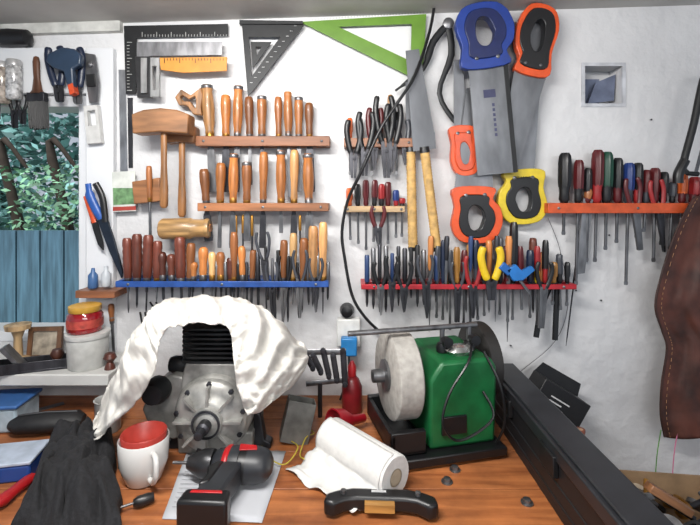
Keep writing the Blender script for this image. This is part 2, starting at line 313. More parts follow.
g.ring(q([(151,58),(160,58),(160,97),(151,97)]),q([(153,66),(157,66),(157,90),(153,90)]),.008,-.044); t.part('head',g,me((160,160,160),.4))
t=Th('carpenter_rule','orange yellow wooden rule with black markings','ruler',P(161,58,.045),world=True)
t.part('rule',pxpoly([(160,58),(227,57),(227,71),(184,73),(161,70)],.045,.005),mt((200,132,44),.5,0,.15,20),bev=.0005)
g=G()
for i in range(20):
    a=P(164+i*3.1,58,.048);b2=P(164.6+i*3.1,60.5 if i%5 else 63,.048); g.box((a.x,a.y,a.z),(b2.x,a.y-.0004,b2.z))
o=t.part('graduations',g,BLK); o['kind']='stuff'
t=Th('speed_square','black triangular rafter square hung on wall','square',P(242,22,.02),world=True)
g=G(); g.ring(q([(240,21),(303,22),(246,95)]),q([(247,34),(279,34),(250,74)]),.004,-.02)
g.ring(q([(249,39),(270,39),(251,66)]),q([(254,44),(260,44),(255,53)]),.004,-.02)
t.part('plate',g,DBLK)
g=G()
for k in range(12):
    f=k/12; a=P(298-f*48,26+f*62,.0225); g.box((a.x-.012,a.y,a.z),(a.x-.004,a.y-.0005,a.z+.0012))
o=t.part('graduations',g,mt((190,190,190),.5)); o['kind']='stuff'
t.part('fence',pxpoly([(240,21),(303,22),(303,25),(240,25)],.02,.016),DBLK)
t=Th('set_square','large lime green plastic set square','set square',P(300,18,.015),world=True)
g=G(); g.ring(q([(299,18),(428,10),(424,80)]),q([(338,23),(413,20),(412,58)]),.005,-.015); t.part('plate',g,mt((92,130,42),.35,0,.1))
g=G()
for k in range(40):
    a=P(306+k*3,19-k*.19,.018); g.box((a.x,a.y,a.z-.005),(a.x+.0008,a.y-.0004,a.z))
o=t.part('graduations',g,mt((40,70,25),.5)); o['kind']='stuff'
# ---------- cable
cab=[(436,-8,.03),(430,30,.04),(415,75,.075),(396,105,.085),(380,130,.085),(362,170,.08),(348,200,.06),(342,232,.05),(345,260,.05),(352,295,.05),(364,316,.05),(380,332,.04),(392,342,.02)]
g=G(); g.tube(cr([P(*c) for c in cab],5),.0045,8); single('power_cable','thick black cable looping down the wall','cable',g,BLK)
g=G(); g.tube(cr([P(548,218,.01),P(560,250,.01),P(568,300,.01),P(556,340,.01),P(520,372,.02),P(500,392,.03)],5),.001,6); single('wire','thin grey wire hanging on the wall','wire',g,mt((90,90,92),.5))
t=tool('wing_caliper','large dark steel dividers with open legs','caliper',(448,24),(432,128),.03)
g=G(); g.tube(cr([(0,0,0),(-12,0,-20),(-18,0,-48),(-42,0,-74)],4),[3.6]*7+[2.6]*4+[1.2],8,flat=.4); t.part('leg',g,DBLK)
g=G(); g.tube(cr([(0,0,0),(8,0,-30),(2,0,-70),(24,0,-98)],4),[3.4]*6+[2.6]*6+[1.2],8,flat=.4); t.part('leg',g,DBLK)
g=G(); g.lathe([(5.5,0),(5.5,3),(3,4),(0,4)],14,(0,0,0),'y'); t.part('hinge',g,STEEL)
# ---------- saws
OUT=[(-.5,-.12),(-.3,.02),(.1,.04),(.42,-.05),(.56,-.32),(.47,-.68),(.52,-1),(.12,-1.06),(-.46,-1),(-.4,-.8),(-.56,-.62),(-.6,-.35)]
INN=[(-.17,-.37),(-.1,-.24),(.02,-.2),(.13,-.25),(.18,-.4),(.17,-.56),(.11,-.66),(.01,-.69),(-.08,-.66),(-.16,-.58),(-.19,-.51),(-.2,-.44)]
SB=mt((112,114,118),.42,.7,.35,14,.05,0,(1,1,.4),'metal')
def saw(p1,p2,hh,hw,c1,c2,b1,b2,d,lab,spine=False,flip=1,off=0,teeth=60,mx_=.45):
    t=tool('hand_saw',lab,'saw',p1,p2,d,'hand saws'); L=t.L
    def sm(A): return [(v.x,v.z) for v in cr([(x,0,z) for x,z in A]+[(A[0][0],0,A[0][1])],3)[:-1]]
    O=sm(OUT);I=sm(INN)
    sc=lambda A:[((x*hw*flip),(z*hh)) for x,z in A]
    mid=[((a[0]*(1-mx_)+b[0]*mx_),(a[1]*(1-mx_)+b[1]*mx_)) for a,b in zip(O,I)]
    g=G(); g.ring(sc(O),sc(mid),8); t.part('handle',g,pl(c1),bev=.002)
    g=G(); g.ring(sc([(x*1.02,z) for x,z in mid]),sc(I),10); t.part('grip',g,pl(c2),bev=.002)
    z0=-hh*.86
    xe=off-b1/2*flip+b2*flip; xs=off+b1/2*flip
    poly=[(off-b1/2*flip,z0),(off-b1/2*flip,-L),(xe,-L)]
    for k in range(teeth*2):
        f=1-k/(teeth*2); x=xs+(xe-xs)*f; z=-hh*1.02+(-L+hh*1.02)*f; poly.append((x+(1.1*flip if k%2 else 0),z))
    poly.append((xs,z0))
    g=G(); g.prism(poly,.7); t.part('blade',g,SB)
    if spine:
        g=G(); x=off-b1/2*flip; g.box((x-1.5,-1.6,-L),(x+2.5,1.6,-hh)); t.part('spine',g,DBLK)
    for q_ in (-.3,.3):
        g=G(); g.lathe([(2,0),(2,4.8),(1,5.2)],10,(q_*hw*.7,0,-hh*.88),'y'); t.part('screw',g,STEEL)
    return t
ORG=(205,78,34); YEL=(205,180,42); BLU=(30,56,130)
saw((523,222),(518,22),50,42,YEL,(20,20,22),24,38,.03,'hand saw with yellow and black handle hung blade up',flip=-1).text('STANLEY',.013,(0,-.0165,.0-.128),(pi/2,pi,0),BLK)
saw((476,241),(470,88),52,44,ORG,(20,20,22),38,22,.045,'hand saw with orange and black handle hung blade up',flip=1)
saw((466,174),(455,60),46,26,ORG,(195,72,34),14,8,.035,'small saw with orange handle hung on wall')
saw((541,8),(513,172),66,36,ORG,(24,24,26),32,19,.05,'hand saw with black and orange handle',flip=1,mx_=.3)
t=saw((481,6),(497,174),60,50,BLU,(24,34,78),36,37,.068,'back saw with blue handle and wide steel blade',spine=True,flip=-1,off=0)
g=G(); g.prism([(-6,-84),(6,-84),(6,-92),(-6,-92)],.3,-.6); 
for k in range(7): g.box((1.5,-.7,-98-k*5),(4,-.5,-101-k*5))
o=t.part('etched_mark',g,mt((52,54,85),.5)); o['kind']='stuff'
def jsaw(p1,p2,fr,w1,w2,d):
    t=tool('pull_saw','pull saw with rattan wrapped handle','saw',p1,p2,d,'pull saws'); L=t.L; b=L*fr
    poly=[(-w2/2,-b),(-w1/2,0)]; n=50
    for k in range(n*2): f=k/(2*n); poly.append((w1/2+(w2/2-w1/2)*f+(.9 if k%2 else 0),-b*f*.85))
    poly.append((w2/2,-b))
    g=G(); g.prism(poly,.7); t.part('blade',g,mt((92,94,98),.5,.5,.3,14,.05,0,(1,1,.4),'metal'))
    g=G(); pr=[(3.5,-b+1)]
    for k in range(34):
        z=-b-(L-b)*(k/34); pr+=[(5.0,z),(4.4,z-(L-b)/68)]
    pr.append((4,-L)); g.lathe(pr,12,sy=.75); t.part('handle',g,mt((182,146,88),.6,0,.3,60))
    g=G(); g.lathe([(4.8,-b+3),(5.1,-b-3)],12,sy=.8); t.part('collar',g,BLK)
    g=G(); g.lathe([(5.1,-L+3),(4.6,-L-1)],12,sy=.8); t.part('end_band',g,BLK)
jsaw((412,50),(437,250),.5,13,23,.06); jsaw((409,82),(413,250),.4,7,9,.04)
# ---------- centre upper racks
gc='pliers and cutters on the small rack'
rack(344,412,139,148,.03,(124,80,52),'short wooden rack holding pliers',wood=True)
for x,y,e,c,nd,hw in [(354,120,178,'black',0,13),(366,112,176,'black',0,14),(375,108,170,'dark red',1,12),(384,96,178,'black',0,16),(394,104,172,'black',1,13),(403,120,165,'grey',1,10)]:
    pliers((x,y),(x+R.uniform(-3,3),e),c,hw,.04 if x%2 else .055,.66,gc,bool(nd),r=2.8)
for x,y,c in [(350,118,'orange'),(360,118,'black'),(372,122,'grey'),(390,95,'amber'),(397,112,'black')]: driver(x,y,139,175,6,c,None,.03,R.uniform(-1,1),gc)
gc2='small screwdrivers on the short rack'
rack(344,404,206,212,.035,(160,134,100),'pale wooden strip rack for small drivers',wood=True)
for x,y,c,c2 in [(350,188,'orange',None),(358,184,'black',None),(366,180,'dark red',None),(374,180,'dark red','black'),(381,184,'red','black'),(388,182,'dark red',None),(396,190,'blue','red'),(402,198,'red','black')]:
    driver(x,y,206,R.randint(235,250),6.5,c,c2,.035,R.uniform(-1,1),gc2)
pliers((378,206),(378,246),'dark red',12,.055,.6,gc2,True)
# ---------- red rack
gr='tools on the red rack'
rack(361,573,283,288,.07,(160,32,42),'long red painted tool rack on the wall',.006,.03)
for i in range(12):
    x=367+i*6.3; c=R.choice([STEEL,DSTEEL,STEEL,BRASS,pl((40,60,100)),DBLK])
    punch(x,R.randint(243,256),R.randint(298,312),R.choice([4,5]),.07,c,'short punch standing in red rack','punches on the red rack',0)
for x,y,e,w,c,c2 in [(437,246,318,6,'grey',None),(443,240,320,6,'navy',None),(450,250,330,6,'grey','black'),(457,247,312,7,'amber',None),(464,250,325,7,'dark red','black'),(470,244,330,6,'amber',None),(477,240,320,7,'navy','grey'),(484,246,316,6,'grey',None),(500,238,315,7,'grey','black'),(507,246,322,7,'dark red',None),(513,222,320,9,'black',None),(530,250,318,8,'navy',None),(537,246,325,7,'red','yellow'),(545,240,300,7,'black','red'),(553,262,305,8,'amber',None),(560,254,310,7,'grey','black'),(521,246,310,7,'dark red','black'),(567,262,306,6,'black',None)]:
    driver(x,y,283,e,w,c,c2,.07,R.uniform(-1.5,1.5),gr)
for x,y,w,tn in [(447,252,7,'b'),(466,258,7,'b'),(489,240,7,'o'),(533,238,8,'d'),(541,252,7,'o')]: chisel(x,y,283,w,tn,.06,30,3,0,0,gr,False,'wood_handled_awl','point')
pliers((491,247),(491,300),'yellow',18,.092,.7,gr,False,r=3.8); pliers((404,262),(404,312),'black',14,.088,.55,gr,True); pliers((473,256),(473,318),'red',14,.088,.55,gr,True); pliers((425,255),(427,318),'grey',14,.088,.5,gr,True,r=1.6)
pliers((380,262),(381,315),'black',12,.088,.5,gr,True); pliers((545,262),(541,328),'black',14,.088,.45,gr,False)
pliers((392,256),(392,312),'black',12,.088,.5,gr,True); pliers((458,262),(457,322),'grey',12,.088,.5,gr,False,r=1.6)
t=tool('bar_clamp','small clamp with bright blue jaws','clamp',(512,270),(534,300),.098,gr)
g=G(); g.prism([(-5,4),(6,3),(7,-6),(18,-8),(18,-13),(2,-14),(-6,-9)],6); t.part('jaw',g,pl((32,105,175)),bev=.002)
g=G(); g.prism([(-10,10),(-2,12),(0,2),(-7,-2)],6); t.part('grip',g,pl((30,90,160)),bev=.002)
g=G(); g.box((-1,-1,-30),(1.5,1,6)); t.part('bar',g,STEEL)
t=tool('tin_snips','black handled snips hanging below rack','snips',(562,255),(540,342),.06,gr)
g=G(); g.tube(cr([(-3,0,-30),(-7,0,-55),(-5,0,-86)],4),3,8,flat=.6); t.part('handle',g,BLK)
g=G(); g.tube(cr([(3,0,-30),(8,0,-55),(14,0,-84)],4),3,8,flat=.6); t.part('handle',g,BLK)
g=G(); g.prism([(-4,-34),(4,-34),(3,-12),(0,0),(-3,-12)],3); t.part('blade',g,STEEL)
for x,e,w in [(431,328,3.5),(447,300,3),(471,330,3),(509,338,4),(497,318,3)]:
    t=tool('needle_file','long steel needle file through red rack','file',(x,236),(x-2,e+4),.075,'files on the red rack'); L=t.L
    g=G(); g.lathe([(w*.7,0),(w*.9,-4),(w*.7,-L*.32),(w*.4,-L*.36)],10); t.part('handle',g,R.choice([DSTEEL,pl((40,60,100)),wd((170,110,60))]))
    g=G(); g.prism([(-w*.4,-L*.35),(w*.4,-L*.35),(w*.5,-L*.5),(.2,-L),(-w*.5,-L*.5)],1.5); t.part('blade',g,STEEL)
# ---------- orange rack
go='screwdrivers on the orange rack'
rack(544,720,203,213,.04,(190,80,42),'orange painted wooden screwdriver rack on wall',.014,.024)
for x,y,e,w,c,c2,ln in [(564,153,235,13,'black',None,1),(577,160,285,10,'dark red','black',2),(587,168,262,8,'black','dark red',1),(596,150,262,12,'dark red','red',2),(606,152,250,12,'green','black',1),(617,158,243,10,'black','dark red',1),(627,163,285,11,'blue','grey',2),(637,163,238,10,'black','red',1),(645,170,232,8,'dark red','grey',2),(654,168,262,10,'dark red',None,1),(662,172,245,9,'black',None,2),(671,182,250,7,'grey','black',2),(681,174,240,9,'orange','dark red',2),(692,177,250,11,'red','dark red',3),(706,180,250,10,'black','red',3)]:
    driver(x,y,203,e,w,c,c2,.04,ln,go,1.5)
t=tool('flat_file','long flat steel file through orange rack','file',(588,195),(580,276),.04,go); g=G(); g.prism([(-5,-4),(5,-4),(4,-78),(-4,-80)],2); t.part('blade',g,me((135,135,137),.4)); g=G(); g.lathe([(3,6),(4,2),(3,-4)],10); t.part('handle',g,wd(WC['b']))
punch(574,217,346,2.5,.03,DSTEEL,'long thin steel rod hanging from rack',None,8,'steel_rod')
pliers((632,178),(640,250),'dark red',13,.055,.5,go,False); pliers((656,180),(664,252),'red',12,.055,.5,go,True)
# hacksaw
t=tool('hacksaw','black metal hacksaw frame hung on the wall','hacksaw',(712,66),(682,180),.09)
g=G(); g.tube(cr([(0,0,0),(-5,0,-15),(-3,0,-60),(-3,0,-100),(0,0,-112)],5),3.4,8); t.part('frame',g,DBLK)
g=G(); g.prism([(10,-4),(13,-4),(13,-110),(10,-110)],1); t.part('blade',g,STEEL)
g=G(); g.tube([(-3,0,-106),(4,0,-110),(14,0,-108)],2.4,8); t.part('arm',g,DBLK); g=G(); g.tube([(0,0,-2),(12,0,-4)],2.2,8); t.part('arm',g,DBLK)
g=G(); g.tube(cr([(-2,0,-98),(-5,0,-112),(-3,0,-122)],4),4.5,10); t.part('handle',g,BLK)
# ---------- apron
t=Th('leather_apron','dark brown leather apron hanging on wall','apron',P(700,215,.075),world=True)
rows=[]
LL=[(694,196),(684,213),(671,243),(658,285),(655,310),(663,335),(666,350),(661,385),(660,415),(664,437)]
for v0 in cr([(a,b_,0) for a,b_ in LL],5):
    x,y=v0.x,v0.y; r=[]
    for i in range(45):
        f=i/44; xx=x+(790-x)*f; dd=.075+.008*math.sin(f*13+y*.01)+.012*noise.noise(Vector((f*5,y*.025,0)))+.006*noise.noise(Vector((f*16,y*.05,4)))+.002*noise.noise(Vector((f*40,y*.12,4)))
        r.append(P(xx,y+2*math.sin(f*9)*(y-198)/240,dd))
    rows.append(r)
g=G(); g.grid(rows); t.part('body',g,mt((70,36,27),.62,0,.6,14,.35,0,name='leather'),solid=.003,sharp=80)
g=G()
for j in range(1,len(rows)-1):
    a=rows[j][2].lerp(rows[j+1][2],.2); b2=rows[j][2].lerp(rows[j+1][2],.7); v=Vector((0,-.0025,0)); g.tube([a+v,b2+v],.0009,5)
o=t.part('stitching',g,mt((150,110,80),.7)); o['kind']='stuff'
g=G(); g.tube([r[0]+Vector((.002,-.0005,0)) for r in rows],.0028,6); t.part('edge_binding',g,mt((52,28,22),.6))
g=G(); g.tube(cr([P(697,203,.075),P(706,185,.03),P(712,160,.01)],4),.004,6,flat=.4); t.part('strap',g,mt((60,32,24),.5))
for c,x in (((90,140,70),655),((190,110,140),672)):
    g=G(); g.tube(cr([P(x+6,430,.072),P(x+2,455,.07),P(x,485,.07)],4),.0015,6); t.part('cord',g,mt(c,.8))
# ---------- top-left hanging things
t=tool('paint_brush','old brush with dark wooden handle and black bristles','brush',(36,56),(39,131),.036)
g=G(); g.lathe([(0,0),(2.5,-1),(3.6,-6),(3.2,-22),(5,-34),(8,-38)],12,sy=.6); t.part('handle',g,wd((80,50,34),.1))
g=G(); g.box((-8.5,-3.5,-46),(8.5,3.5,-37)); t.part('ferrule',g,DSTEEL,bev=.001)
g=G()
for i in range(170):
    x=R.uniform(-8,8);y=R.uniform(-3,3); g.tube([(x,y,-45),(x*1.08,y,-62),(x*1.05+R.uniform(-1,1),y,-74+R.uniform(0,5))],.7,4)
o=t.part('bristles',g,BLK); o['kind']='stuff'
for p1,p2 in [((54,47),(60,102)),((74,48),(78,104))]:
    pliers(p1,p2,'navy',13,.045,.8,'pliers hanging over the window',r=3.6,lab='dark navy handled pliers hanging above window')
t=tool('pistol_tool','dark blue grey pistol shaped tool hanging above window','hand tool',(66,58),(67,92),.07)
g=G(); g.prism([(-16,4),(-2,10),(10,8),(17,2),(16,-8),(8,-12),(9,-30),(3,-33),(-1,-14),(-12,-10),(-18,-4)],7); t.part('body',g,pl((38,54,74)),bev=.004)
g=G(); g.prism([(8,-26),(10,-36),(5,-38),(3,-28)],8); t.part('tip',g,pl((190,70,35)),bev=.001)
t=tool('metal_scraper','silver metal scraper hanging on window frame','scraper',(90,53),(94,104),.04)
g=G(); g.prism([(-5,0),(5,-2),(7,-30),(4,-50),(-4,-50),(-6,-26)],2); g.lathe([(3,0),(3,3),(0,4)],12,(0,0,-12),'y'); t.part('blade',g,STEEL)
g=G(); g.box((-4,-3,-34),(4,3,-22)); t.part('clamp',g,DBLK)
t=tool('plastic_holder','white plastic holder on window frame','holder',(92,106),(96,146),.034)
g=G(); g.ring([(-7,0),(7,0),(7,-38),(-7,-38)],[(-4,-5),(4,-5),(4,-20),(-4,-20)],6); t.part('body',g,pl((190,190,188)),bev=.001)
t=tool('rolled_bag','black rolled cloth bag on top of frame','bag',(-10,38),(32,38),.03); g=G(); g.lathe([(2,0),(8,-3),(9,-20),(8,-38),(2,-42)],14); t.part('body',g,BLK)
for x,y,h,c in [(2,62,42,(150,140,130)),(14,60,40,(175,175,175)),(-8,90,30,(120,120,120))]:
    t=tool('hanging_jar','small glass jar with hardware hung over window','jar',(x,y),(x,y+h),.045,'hanging jars'); g=G(); g.lathe([(6,-5),(7,-9),(7,-h+2),(5,-h)],14); t.part('glass',g,mt(c,.15,.1,.6,90)); g=G(); g.lathe([(6,0),(6.8,-1),(6.8,-6),(6,-6)],14); t.part('lid',g,mt((190,190,190),.35,.6))
for x,y,e in [(14,92,128),(22,95,124)]: pliers((x,y),(x+1,e),'black',9,.03,.6,'small nippers hanging over the window',r=1.8)
single('steel_rule','long steel rule hanging beside window frame','ruler',pxpoly([(119,70),(126,70),(128,182),(121,182)],.0,.003),me((150,152,156),.35)).location.y=-.0015
single('steel_rule','dark narrow steel straightedge hanging on wall','ruler',pxpoly([(128,98),(133,98),(133,168),(129,168)],.0,.003),DSTEEL).location.y=-.0015
t=Th('seed_packet','white and green card packet hung on frame','packet',P(124,212,.024),world=True)
t.part('card',pxpoly([(112,172),(135,171),(136,211),(113,212)],.024,.002),mt((195,198,192),.6)); t.part('printed_panel',pxpoly([(113,188),(134,188),(134.5,204),(113.5,205)],.0255,.0012),mt((95,130,90),.6,0,.5,60)); t.part('red_stripe',pxpoly([(113,207),(136,206),(136,210),(113,211)],.0255,.0012),mt((160,60,50),.6))
t=tool('pruning_shears','shears with bright blue handle and steel blade','shears',(90,183),(122,278),.06)
g=G(); g.tube(cr([(-2,0,0),(-4,0,-14),(-1,0,-38)],5),[3]*4+[4.6]*5+[4,3],10,flat=.7); t.part('handle',g,pl((34,78,150)))
g=G(); g.tube(cr([(5,0,-2),(7,0,-18),(2,0,-42)],5),3.4,10,flat=.7); t.part('handle',g,BLK)
g=G(); g.prism([(-4,-38),(5,-38),(5,-60),(3,-94),(0,-100),(-3,-70)],3); t.part('blade',g,mt((40,48,60),.35,.6))
t=tool('knife','knife with orange and black handle','knife',(86,196),(104,252),.045); g=G(); g.tube([(0,0,0),(0,0,-10),(0,0,-28)],3,8,flat=.6); t.part('handle',g,pl(ORG)); g=G(); g.prism([(-3,-26),(3,-26),(2,-50),(0,-57),(-3,-50)],2); t.part('blade',g,DBLK)
t=Th('peg_block','wooden peg block with awl on wall','rack',P(148,205,.03),world=True)
t.part('block',pxpoly([(136,182),(163,178),(164,201),(138,204)],.03,.05),wdx((135,90,56)),bev=.002)
chisel(150,166,200,6,'b',.062,45,4,-1,0,None,False,'awl','point')
t=Th('small_shelf','small wooden ledge on the wall','shelf',P(100,296,.04),world=True); t.part('board',pxpoly([(84,288),(122,289),(122,295),(84,295)],.04,.08),wdx((128,80,52)),bev=.001)
t=tool('spray_bottle','small blue capped bottle on wooden ledge','bottle',(93,268),(93,287.5),.06); g=G(); g.lathe([(1.5,0),(2,-4),(4.5,-7),(4.8,-19),(4,-20)],14); t.part('body',g,pl((60,95,140)))
t=tool('spray_bottle','small clear plastic bottle on wooden ledge','bottle',(106,266),(106,287.5),.06); g=G(); g.lathe([(2,0),(2.2,-5),(4.5,-8),(4.5,-19),(4,-20)],14); t.part('body',g,pl((180,185,190)))
chisel(113,304,322,6,'b',.03,36,4,-2,0,None,False,'marking_knife','point')
g=G()
for k in range(3): g.tube(cr([P(140+k*5,312,.01),P(146+k*4,335,.02),P(158+k*4,318,.02),P(150+k*6,302,.01)],5),.003,6)
single('cord_loop','dark looped cord hanging beneath blue rack','cord',g,DBLK)
# socket
t=Th('wall_socket','white wall socket with black and blue plugs','socket',P(348,335,0),world=True)
t.part('plate',pxpoly([(337,318),(360,318),(360,345),(337,345)],.018,.034),pl((205,205,202)),bev=.003)
g=G(); g.lathe([(.02,0),(.022,.01),(.017,.035),(0,.04)],14,P(347,309,.0),'y'); t.part('black_plug',g,BLK)
t.part('blue_plug',pxpoly([(341,337),(357,337),(357,355),(341,355)],.05,.03),pl((40,120,180)),bev=.004)
g=G(); g.tube(cr([P(349,353,.055),P(348,375,.05),P(340,400,.06)],5),.003,6); t.part('cord',g,BLK)
# ---------- bench
m,nt,b=newmat('bench_wood')
tc=nt.nodes.new('ShaderNodeTexCoord'); mp=nt.nodes.new('ShaderNodeMapping'); mp.inputs['Scale'].default_value=(1.2,14,3); nt.links.new(tc.outputs['Object'],mp.inputs[0])
nz=nt.nodes.new('ShaderNodeTexNoise'); nz.inputs['Scale'].default_value=3.5; nz.inputs['Detail'].default_value=8; nz.inputs['Distortion'].default_value=.8; nt.links.new(mp.outputs[0],nz.inputs[0])
rp=nt.nodes.new('ShaderNodeValToRGB'); e=rp.color_ramp.elements; e[0].position=.25; e[0].color=(*lin((128,70,38)),1); e[1].position=.75; e[1].color=(*lin((192,120,70)),1); nt.links.new(nz.outputs[0],rp.inputs[0])
n3=nt.nodes.new('ShaderNodeTexNoise'); n3.inputs['Scale'].default_value=6; n3.inputs['Detail'].default_value=8; n3.inputs['Roughness'].default_value=.65; nt.links.new(tc.outputs['Object'],n3.inputs[0])
r3=nt.nodes.new('ShaderNodeMapRange'); r3.inputs[1].default_value=.33; r3.inputs[2].default_value=.7; r3.inputs[3].default_value=.55; r3.inputs[4].default_value=1.12; nt.links.new(n3.outputs[0],r3.inputs[0])
hs=nt.nodes.new('ShaderNodeHueSaturation'); nt.links.new(rp.outputs[0],hs.inputs['Color']); nt.links.new(r3.outputs[0],hs.inputs['Value']); nt.links.new(hs.outputs[0],b.inputs['Base Color'])
r5=nt.nodes.new('ShaderNodeMapRange'); r5.inputs[1].default_value=.35; r5.inputs[2].default_value=.65; r5.inputs[3].default_value=.62; r5.inputs[4].default_value=.4; nt.links.new(n3.outputs[0],r5.inputs[0]); nt.links.new(r5.outputs[0],b.inputs['Roughness'])
bp=nt.nodes.new('ShaderNodeBump'); bp.inputs['Strength'].default_value=.2; bp.inputs['Distance'].default_value=.003; nt.links.new(nz.outputs[0],bp.inputs['Height']); nt.links.new(bp.outputs[0],b.inputs['Normal'])
BW=m
t=Th('workbench','orange brown varnished plank workbench','workbench',(-.5,-.4,0),world=True)
g=G(); ys=[0,-.14,-.29,-.42,-.56,-.72]
for a_,b_ in zip(ys,ys[1:]): g.box((-1.5,b_+.0015,TZ-.045),(.45,a_-.0008,TZ))
t.part('top',g,BW,bev=.0015)
for x in (-1.4,.37):
    for y in (-.06,-.66):
        g=G(); g.box((x,y-.03,0),(x+.07,y+.04,TZ-.045)); t.part('leg',g,BW)
t=Th('side_bench','low wooden side bench against the wall','bench',(.8,-.3,0),world=True)
g=G(); g.box((.47,-.7,.58),(1.4,-.001,.62)); t.part('top',g,wdx((100,70,50)))
for x in (.5,1.3):
    for y in (-.65,-.08):
        g=G(); g.box((x,y,0),(x+.05,y+.05,.58)); t.part('leg',g,wdx((120,80,55)))
for x,y in [(455,470),(447,482),(527,503)]:
    p=T(x,y); g=G(); g.lathe([(.012,0),(.012,.002),(.008,.002),(.0075,.008),(.004,.009),(0,.009)],14,p); single('bolt','steel bolt and washer on bench top','bolt',g,STEEL,'bolts on the bench')
# ---------- engine
ey=-.235; ex=(206-350)*S(.36); t=Th('motorcycle_engine','grey aluminium motorcycle engine with black finned cylinder','engine',(ex,ey,TZ))
AL=mt((138,137,133),.5,.35,.45,22,.2,name='cast_aluminium'); AL2=mt((150,149,145),.42,.4,.4,22,.12,name='cast_aluminium')
g=G(); g.lathe([(.08,-.1),(.088,-.09),(.088,.075),(.08,.085)],36,(0,0,.1),'y'); g.prism([(-.085,.0),(.085,.0),(.088,.05),(-.088,.05)],.13); g.prism([(-.082,.1),(.082,.1),(.072,.18),(.062,.21),(-.066,.21),(-.074,.18)],.14)
g.prism([(-.17,.1),(-.15,.05),(-.1,.03),(-.06,.04),(-.06,.17),(-.1,.18),(-.15,.15)],.12,.0)
t.part('crankcase',g,AL,bev=.004)
g=G(); g.lathe([(.082,0),(.083,.01),(.078,.018),(.06,.026),(.05,.028),(.044,.036),(.036,.038),(.033,.046),(.022,.048),(.02,.05)],40,(0,-.08,.1),'y')
for k in range(8):
    a=2*pi*k/8; M=Matrix.Translation((0,-.1,.1))@Matrix.Rotation(a,4,'Y'); g.box((.034,-.0225,-.0025),(.074,.01,.0025),0,M)
t.part('side_cover',g,AL2)
g=G(); g.lathe([(.03,0),(.031,.013),(.027,.014),(.027,.006)],28,(0,-.118,.1),'y'); t.part('bearing_ring',g,DSTEEL)
g=G(); g.lathe([(.014,0),(.014,.03),(.009,.034),(.009,.055),(.006,.056)],14,(0,-.12,.1),'y'); t.part('shaft',g,DSTEEL)
for k in range(9):
    a=2*pi*k/9+.2; g=G(); g.lathe([(.006,0),(.006,.006),(.003,.007)],6,(.075*math.cos(a),-.096,.1+.075*math.sin(a)),'y'); t.part('bolt',g,DSTEEL)
def rr(w,h,r,n=4):
    o=[]
    for cx,cy,a0 in ((w-r,h-r,0),(-w+r,h-r,90),(-w+r,-h+r,180),(w-r,-h+r,270)):
        for i in range(n+1): a=math.radians(a0+90*i/n); o.append((cx+r*math.cos(a),cy+r*math.sin(a)))
    return o
RX=Matrix.Rotation(-pi/2,4,'X')
g=G()
for k in range(8):
    g.prism(rr(.082,.07,.028),.0042,M=Matrix.Translation((0,0,.212+k*.0108))@RX)
g.lathe([(.055,.205),(.055,.29),(.03,.292)],24); t.part('cylinder',g,mt((38,39,40),.4,.4,.3,name='black_fins'))
g=G(); g.lathe([(.0,0),(.025,.0),(.03,.01),(.03,.03),(.022,.05)],16,(-.13,-.05,.15),'y'); g.lathe([(.017,0),(.02,.01),(.02,.05),(.014,.055)],14,(-.12,-.02,.19),'x'); t.part('carburettor',g,DBLK)
g=G(); g.prism([(.085,0),(.125,0),(.125,.012),(.11,.02),(.1,.08),(.085,.09)],.03,-.03); t.part('mounting_bracket',g,DSTEEL,bev=.002)
g=G(); g.prism([(-.085,0),(-.14,0),(-.14,.012),(-.11,.02),(-.1,.05),(-.085,.06)],.03,-.03); t.part('mounting_bracket',g,DSTEEL,bev=.002)
# cloth over engine
rowsC=[[(99,440,.36),(132,408,.38),(156,372,.40),(163,338,.39),(184,325,.37),(212,325,.37),(230,332,.375),(234,360,.40),(238,388,.41),(248,416,.42)],
[(94,434,.34),(118,388,.37),(136,348,.38),(154,316,.34),(184,303,.30),(216,301,.29),(246,312,.32),(262,342,.37),(266,378,.40),(264,408,.40)],
[(99,418,.30),(120,368,.31),(136,336,.29),(164,306,.23),(192,300,.2),(228,300,.2),(260,310,.25),(284,338,.3),(288,370,.33),(280,396,.34)],
[(112,425,.24),(134,376,.24),(148,342,.22),(172,314,.15),(200,308,.12),(234,308,.12),(268,316,.16),(300,342,.22),(307,362,.25),(294,384,.28)]]
cols=[cr([P(*p) for p in r],14) for r in rowsC]; W_=len(cols[0]); up=[cr([cols[j][i] for j in range(4)],14) for i in range(W_)]
g=G(); rows=[]
for j in range(len(up[0])):
    r=[]
    for i in range(W_):
        v=up[i][j]; u_=i/W_*9; q_=j*12/14
        rd=1-2*abs(noise.noise(Vector((u_*1.1+q_*.06,q_*.05-u_*.25,2))))*1.6
        rd2=1-2*abs(noise.noise(Vector((u_*2.4-q_*.05,q_*.09+u_*.3,7))))*1.5
        rd3=1-2*abs(noise.noise(Vector((u_*5-q_*.15,q_*.12+u_*.8,9))))*1.5
        w=.015*rd+.010*rd2+.005*rd3+.010*noise.noise(v*12)
        r.append(v+Vector((w*.25,-w*.9-.004,w*.6)))
    rows.append(r)
g.grid(rows); CL=mt((200,197,191),.9,0,.1,40,.25,name='cotton')
single('cloth_rag','crumpled white cotton cloth draped over the engine','cloth',g,CL,solid=.002,sharp=180)
